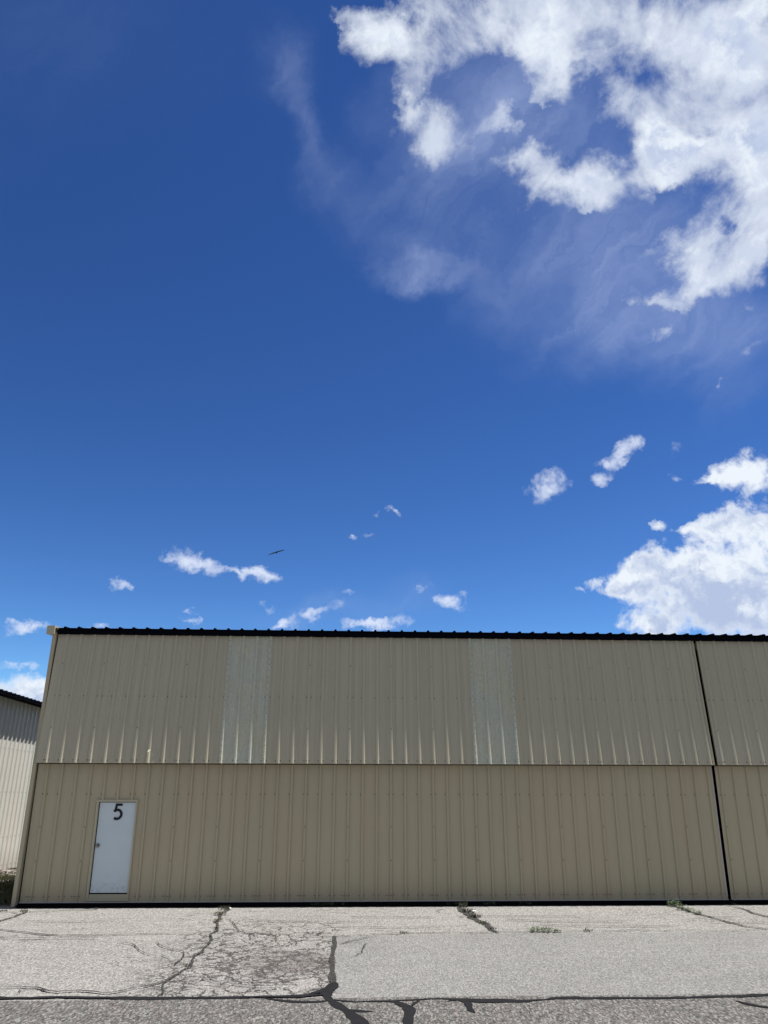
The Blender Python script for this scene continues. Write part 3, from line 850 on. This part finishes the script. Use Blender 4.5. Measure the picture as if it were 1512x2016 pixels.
# building shell
SL = 1 / 12.
RIDGE_Y, BACK_Y = 6.5, 13.0
def zroof(y): return 5.645 + SL * (y + 0.1 if y < RIDGE_Y else 2 * RIDGE_Y - y + 0.1)
rf = MB()
x = -0.26
prof_r = [(-0.26, 0.0)]
i = 0
while True:
    c_ = -0.055 + i * RP
    if c_ > XE: break
    prof_r += [(c_ - 0.034, 0), (c_ - 0.015, 0.034), (c_ + 0.015, 0.034), (c_ + 0.034, 0)]
    i += 1
prof_r.append((XE + 0.2, 0))
ys_r = [-0.121, RIDGE_Y, BACK_Y + 0.1]
for (xa_, ha), (xb_, hb) in zip(prof_r[:-1], prof_r[1:]):
    for y0, y1 in zip(ys_r[:-1], ys_r[1:]):
        rf.quad((xa_, y0, zroof(y0) + ha), (xb_, y0, zroof(y0) + hb), (xb_, y1, zroof(y1) + hb), (xa_, y1, zroof(y1) + ha))
    rf.quad((xa_, -0.121, zroof(-.121) - 0.014), (xb_, -0.121, zroof(-.121) - 0.014), (xb_, -0.121, zroof(-.121) + hb), (xa_, -0.121, zroof(-.121) + ha))
roof = hang_parent(rf.build('roof', M_roof))
f = MB(); f.box(-0.205, XE, -0.082, 0.10, 5.522, 5.629); f.box(-0.205, XE, -0.090, -0.0825, 5.522, 5.534)
hang_parent(f.build('eave_trim', M_roof))
# ribbed side wall on the left end, seen edge-on
sw = MB()
prs = profile(0.0, 13.0, 0.15, 42, 0.02)
for (ya, da), (yb_, db) in zip(prs[:-1], prs[1:]):
    sw.quad((-0.27 - da, yb_ if False else ya, 0.0), (-0.27 - da, ya, zroof(ya) - 0.02), (-0.27 - db, yb_, zroof(yb_) - 0.02), (-0.27 - db, yb_, 0.0))
sw.box(-0.25, -0.22, 0.10, BACK_Y, 0.0, 5.4)
hang_parent(sw.build('side_wall', M_upper))
f = MB(); f.box(XE + 0.05, XE + 0.15, 0.1, BACK_Y, 0, 5.4); f.box(-0.2, XE + 0.04, BACK_Y - 0.1, BACK_Y, 0, 5.4)
f.box(-0.19, XE, 0.14, 0.30, 5.36, 5.50)
hang_parent(f.build('rear_wall', M_trim))
f = MB(); f.box(-0.19, XE, 0.45, 0.55, 0.02, 5.35); hang_parent(f.build('inner_wall', M_dark))
# corner trim: outer angle with a shadow gap before the door
f = MB()
f.box(-0.325, -0.243, -0.062, 0.12, 0.0, 5.55)
hang_parent(f.build('corner_trim', M_lower, bevel=0.004))
f = MB(); f.box(-0.251, -0.17, 0.09, 0.12, 0.0, 5.50); hang_parent(f.build('corner_gap', M_dark))
f = MB()
for y0, y1 in ((-0.16, RIDGE_Y), (RIDGE_Y, BACK_Y + 0.16)):
    f.box(-0.435, -0.262, y0, y1, -0.145, 0.045, fn=lambda x, y, z: (x, y, z + zroof(y)))
rk = hang_parent(f.build('rake_trim', M_upper))

# ---------------------------------------------------------------- neighbouring hangar on the left (its wall runs away from the camera)
LX = -3.75
NH = empty('hangar', (LX - 6, 10, 0))
tag(NH, 'pale ribbed metal hangar at the left edge, half its wall in roof shade', 'hangar')
NI = Matrix.Translation((-(LX - 6), -10, 0))
def nh(o): o.parent = NH; o.matrix_parent_inverse = NI; return o
LY0, LY1, LZ = 0.6, 30.0, 4.86
def lprof(y0, y1, h, r0):
    return profile(y0, y1, r0, int((y1 - r0) / RP) + 1, h, bw=0.05, tw=0.02, minor=False)
mb = MB()
r0 = 0.83
pr = lprof(LY0, 8.90, 0.034, r0)
lz = [0.03, 0.4, 1.2, 2.0, 2.8, 3.4, 4.0, LZ]
def lw(pr):
    for (ya, da), (yb_, db) in zip(pr[:-1], pr[1:]):
        for z0, z1 in zip(lz[:-1], lz[1:]):
            mb.quad((LX + da, ya, z0), (LX + db, yb_, z0), (LX + db, yb_, z1), (LX + da, ya, z1))
lw(pr)
lw(lprof(9.12, LY1, 0.034, 9.3))
y = r0
while y < 12:
    for z in (3.42, 2.2, 1.9 - 0.95, 0.18):
        if not 8.8 < y < 9.2: mb.cyl((LX + (0.0), y - 0.10, z), (1, 0, 0), 0.013, 0.006, 8, 1)
    y += RP
nh(mb.build('wall', [M_left, M_screw]))
f = MB()
f.box(LX - 0.02, LX + 0.055, 9.115, 9.22, 0.03, 4.84)
nh(f.build('door_jamb', M_left))
f = MB(); f.box(LX - 0.06, LX - 0.03, 8.85, 9.14, 0.02, 4.8); nh(f.build('door_gap', M_dark))
f = MB(); f.box(LX - 12, LX - 0.08, LY0, LY0 + 0.1, 0, 4.7); f.box(LX - 12, LX - 0.08, LY1 - 0.1, LY1, 0, 4.7); f.box(LX - 12, LX - 11.9, LY0 + .1, LY1 - .1, 0, 4.7)
nh(f.build('end_wall', M_left))
f = MB()
OV = 0.36
prr = profile(LY0 - 0.1, LY1 + 0.1, 0.70, int((LY1 - .7) / RP), 0.036, bw=0.04, tw=0.018, minor=False)
zl = LZ + 0.02
for (ya, ha), (yb_, hb) in zip(prr[:-1], prr[1:]):
    f.quad((LX + OV, ya, zl + ha), (LX + OV, yb_, zl + hb), (LX - 6, yb_, zl + 0.5 + hb), (LX - 6, ya, zl + 0.5 + ha))
    f.quad((LX - 12.2, ya, zl + ha), (LX - 6, ya, zl + .5 + ha), (LX - 6, yb_, zl + 0.5 + hb), (LX - 12.2, yb_, zl + hb))
    f.quad((LX + OV, ya, zl - 0.02), (LX + OV, yb_, zl - 0.02), (LX + OV, yb_, zl + hb), (LX + OV, ya, zl + ha))
nh(f.build('roof', M_roof))
f = MB(); f.box(LX + 0.045, LX + OV - 0.01, LY0, LY1, LZ - 0.055, LZ - 0.002)
nh(f.build('eave_trim', M_roof))

# ---------------------------------------------------------------- rough ground between the hangars
def blades(mb, cx, cy, r, h, n, base=0.0, wid=0.012, lean=0.6, leaf=False, rr=rng):
    for _ in range(n):
        a = rr.uniform(0, 6.283); q = r * math.sqrt(rr.random())
        x, y = cx + q * math.cos(a), cy + q * math.sin(a)
        b2 = rr.uniform(0, 6.283); L = h * rr.uniform(0.4, 1.15); ln = rr.uniform(0.1, lean)
        dx, dy = math.cos(b2), math.sin(b2); px, py = -dy, dx
        w = wid * rr.uniform(0.6, 1.3)
        tx, ty, tz = x + dx * L * ln, y + dy * L * ln, base + L * (1 - 0.3 * ln)
        mx, my, mz = x + dx * L * ln * 0.35, y + dy * L * ln * 0.35, base + L * 0.55
        if leaf:
            # a stem with small leaves
            mb.poly([(x - px * .002, y - py * .002, base), (x + px * .002, y + py * .002, base), (tx, ty, tz)])
            for s in range(rr.randint(3, 6)):
                t = rr.uniform(0.2, 1.0); lx, ly, lz_ = x + (tx - x) * t, y + (ty - y) * t, base + (tz - base) * t
                g = rr.uniform(0, 6.283); ll = wid * rr.uniform(1.4, 2.6); ux, uy = math.cos(g), math.sin(g); up_ = rr.uniform(-0.3, 0.8) * ll
                mb.poly([(lx, ly, lz_), (lx + ux * ll * .5 - uy * ll * .33, ly + uy * ll * .5 + ux * ll * .33, lz_ + up_ * .5), (lx + ux * ll, ly + uy * ll, lz_ + up_), (lx + ux * ll * .5 + uy * ll * .33, ly + uy * ll * .5 - ux * ll * .33, lz_ + up_ * .5)])
        else:
            mb.poly([(x - px * w, y - py * w, base), (x + px * w, y + py * w, base), (mx + px * w * .7, my + py * w * .7, mz), (tx, ty, tz), (mx - px * w * .7, my - py * w * .7, mz)])
# uneven gravel strip
g = MB(); nx_, ny_ = 40, 110
def gz(x, y):
    e = min(1.0, max(0.0, (y + 0.0) / 0.5)) 
    return -0.02 + e * (0.035 + 0.05 * mnoise.noise(Vector((x * .9, y * .9, 0))) + 0.02 * mnoise.noise(Vector((x * 5, y * 5, 3))))
for j in range(ny_ + 1):
    for i in range(nx_ + 1):
        x, y = -3.74 + 3.46 * i / nx_, 0.03 + 16.0 * j / ny_
        g.v.append((x, y, gz(x, y)))
for j in range(ny_):
    for i in range(nx_):
        a = j * (nx_ + 1) + i; g.f.append((a, a + 1, a + nx_ + 2, a + nx_ + 1)); g.mi.append(0)
tag(g.build('gravel_ground', M_soil, smooth=True), kind='structure')
gr = MB(); r2 = random.Random(11)
for _ in range(900):
    x, y = r2.uniform(-3.7, -0.35), r2.uniform(0.1, 13)
    k = mnoise.noise(Vector((x * 0.9, y * 0.5, 5)))
    dens_ = 1.0 if y < 5.5 else (0.75 if y < 7 else 0.25)
    if r2.random() > dens_ * (0.75 + k): continue
    blades(gr, x, y, 0.16, 0.15 if y < 5.5 else 0.09, 26, gz(x, y) - 0.01, 0.006, 0.8, rr=r2)
tag(gr.build('grass', M_grass), 'patchy green and straw coloured grass between the two hangars', 'grass', kind='stuff')
st_ = MB(); r2 = random.Random(3)
for _ in range(1500):
    x, y = r2.uniform(-3.7, -0.4), r2.uniform(3.0, 12)
    s = r2.uniform(0.012, 0.04); z = gz(x, y)
    pts8 = [(x + s * sx * r2.uniform(.5, 1), y + s * sy * r2.uniform(.5, 1), z + s * (0.7 if t else -0.3) * r2.uniform(.6, 1)) for t in (0, 1) for sx, sy in ((-1, -1), (1, -1), (1, 1), (-1, 1))]
    i = len(st_.v); st_.v += pts8
    for q in ((3, 2, 1, 0), (4, 5, 6, 7), (0, 1, 5, 4), (1, 2, 6, 5), (2, 3, 7, 6), (3, 0, 4, 7)): st_.f.append(tuple(i + k for k in q)); st_.mi.append(0)
tag(st_.build('gravel', M_stone), 'loose pale stones strewn between the hangars', 'gravel', kind='stuff')

# ---------------------------------------------------------------- weeds in the joints
WEEDS=[
(4.01,-0.59,0.14,0.09,50,'dry weed'),
(4.04,-1.34,0.14,0.08,60,'green weed'),
(4.11,-2.09,0.09,0.05,26,'green weed'),
(4.21,-2.93,0.06,0.04,12,'green weed'),
(4.26,-3.76,0.04,0.03,8,'green weed'),
(8.74,-0.49,0.10,0.16,34,'dry weed'),
(8.73,-1.21,0.14,0.09,60,'dry weed'),
(8.76,-1.86,0.14,0.08,60,'dry weed'),
(8.79,-2.58,0.12,0.05,44,'dry weed'),
(8.83,-3.18,0.08,0.04,24,'dry weed'),
(9.51,-3.43,0.13,0.10,60,'green weed'),
(9.71,-3.44,0.14,0.08,60,'green weed'),
(9.85,-3.50,0.07,0.06,24,'green weed'),
(10.36,-3.47,0.09,0.05,20,'dry weed'),
(7.32,-3.55,0.08,0.05,18,'dry weed'),
(13.04,-0.44,0.15,0.16,80,'green weed'),
(13.00,-0.96,0.12,0.10,50,'green weed'),
(13.03,-1.24,0.10,0.08,40,'green weed'),
(13.04,-1.59,0.08,0.09,36,'green weed'),
(0.21,-0.79,0.10,0.05,26,'dry weed'),
(-0.18,-0.77,0.09,0.05,24,'dry weed'),
(4.31,-5.95,0.05,0.03,14,'dry weed'),
]

def weed_patch(idx, label, grp=None):
    mb = MB(); r3 = random.Random(idx[0] * 7 + 1)
    c0 = WEEDS[idx[0]]
    for k in idx:
        x, y, r_, h_, n_, kind = WEEDS[k]; h_ *= 0.85; r_ *= 0.9
        green = kind.startswith('green')
        blades(mb, x - c0[0], y - c0[1], r_, h_, n_, 0.0, 0.011 if green else 0.007, 0.8, leaf=green, rr=r3)
        if not green: blades(mb, x - c0[0], y - c0[1], r_ * .7, h_ * .8, n_ // 3, 0.0, 0.009, 0.8, leaf=True, rr=r3)
    o = mb.build('weed_patch', M_green if WEEDS[idx[0]][5].startswith('green') else M_dry)
    o.location = (c0[0], c0[1], 0.012)
    tag(o, label, 'weeds', kind='stuff')
weed_patch([0, 1, 2, 3, 4], 'scrubby weeds filling the top of the crooked crack left of centre')
weed_patch([5, 6, 7, 8, 9], 'dry brownish weeds in the short wide slanting crack below the middle of the wall')
weed_patch([10], 'left weed clump of the green pair on the edge of the grey patch')
weed_patch([11, 12], 'longer right weed clump of the green pair on the grey patch edge')
weed_patch([13], 'sparse dry tuft on the patch edge to the right of the green weed pair')
weed_patch([14], 'tiny dry tuft on the patch edge near the middle of the photo')
weed_patch([15, 16, 17, 18], 'bushy green weeds trailing along the crack just left of the door seam')
weed_patch([19], 'small tuft in the paving crack at the hangar left corner post')
weed_patch([20], 'small tuft in the paving at the far left edge beyond the corner post')
weed_patch([21], 'tiny tuft halfway down the crooked crack left of centre')
# low weeds in the shade under the door
for X0_, w_, lab in ((6.0, 0.4, 'dark low weeds in the shade under the middle of the wall'), (9.75, 0.55, 'dark low weeds in the shade right of the dry weed crack'), (8.55, 0.12, 'upright shaded tuft at the wall end of the dry weed crack')):
    mb = MB(); r3 = random.Random(int(X0_ * 10))
    for k in range(int(w_ * 14) + 2): blades(mb, r3.uniform(-w_, w_), r3.uniform(-.03, .05), 0.05, 0.07, 8, 0.0, 0.009, 0.9, leaf=True, rr=r3)
    o = mb.build('weed_patch', M_green); o.location = (X0_, -0.22, 0.02)
    tag(o, lab, 'weeds', kind='stuff')

# crumpled white scraps
def scrap(x, y, s, label):
    bm = bmesh.new(); bmesh.ops.create_icosphere(bm, subdivisions=2, radius=s)
    r4 = random.Random(int(x * 100))
    for v in bm.verts:
        v.co *= r4.uniform(0.55, 1.15); v.co.z = v.co.z * 0.6 + s * 0.45
    me = bpy.data.meshes.new('paper_scrap'); bm.to_mesh(me); bm.free()
    o = link('paper_scrap', me, M_scrap); o.location = (x, y, 0.015)
    tag(o, label, 'scrap', 'white scraps in the cracks', 'thing')
scrap(8.82, -1.25, 0.045, 'crumpled white scrap lying among the dry weeds in the slanting crack')
scrap(4.12, -0.62, 0.030, 'small white scrap in the weeds at the top of the crooked crack')

# ---------------------------------------------------------------- soaring bird
bv = Vector((-0.095, 0.95, 0.297)).normalized()
BD = 52.0
bpos = CAM + bv * BD
bird = MB()
def ring(c, rx_, rz_, n=10):
    return [(c[0] + rx_ * math.cos(2 * math.pi * k / n), c[1], c[2] + rz_ * math.sin(2 * math.pi * k / n)) for k in range(n)]
secs = [(-0.36, .006, .005), (-0.33, .028, .024), (-0.27, .045, .042), (-0.2, .05, .05), (-0.08, .085, .075), (0.06, .085, .07), (0.18, .055, .045), (0.26, .035, .014), (0.36, .05, .008), (0.38, .045, .006)]
base_i = 0
for (yy_, a_, b_) in secs: bird.v += ring((0, yy_ * 0.72, 0), a_ * 0.72, b_ * 0.62)
for j in range(len(secs) - 1):
    for k in range(10):
        bird.f.append((j * 10 + k, j * 10 + (k + 1) % 10, (j + 1) * 10 + (k + 1) % 10, (j + 1) * 10 + k)); bird.mi.append(0)
bird.f.append(tuple(range(9, -1, -1))); bird.mi.append(0)
bird.f.append(tuple((len(secs) - 1) * 10 + k for k in range(10))); bird.mi.append(0)
for s in (-1, 1):
    # span stations: x, leading y, trailing y, height
    stn = [(0.03, -0.10, 0.10, 0.01), (0.16, -0.13, 0.11, 0.012), (0.30, -0.14, 0.09, 0.008), (0.44, -0.11, 0.08, 0.0), (0.54, -0.07, 0.06, 0.002), (0.60, -0.02, 0.05, 0.012)]
    for (x0, l0, t0, h0), (x1, l1, t1, h1) in zip(stn[:-1], stn[1:]):
        th = 0.03
        P0 = [(s * x0, l0, h0), (s * x0, (l0 + t0) / 2, h0 + th), (s * x0, t0, h0), (s * x0, (l0 + t0) / 2, h0 - th * .6)]
        P1 = [(s * x1, l1, h1), (s * x1, (l1 + t1) / 2, h1 + th * .7), (s * x1, t1, h1), (s * x1, (l1 + t1) / 2, h1 - th * .4)]
        for k in range(4): bird.quad(P0[k], P0[(k + 1) % 4], P1[(k + 1) % 4], P1[k])
    # fingered tips
    for q in range(4):
        a = R(-10 + 18 * q)
        tx, ty = 0.56 + 0.13 * math.cos(a * .6), 0.0 + 0.14 * math.sin(a) + 0.02
        bird.poly([(s * 0.585, -0.03 + q * .02, 0.008), (s * tx, ty, 0.04), (s * 0.585, -0.005 + q * .02, 0.012)])
bo = bird.build('bird', M_bird)
bo.location = bpos
bo.rotation_euler = (R(-2), R(-21), R(8))
bo.scale = (0.92, 1.0, 1.0)
tag(bo, 'dark bird of prey soaring with spread wings in the blue sky', 'bird')
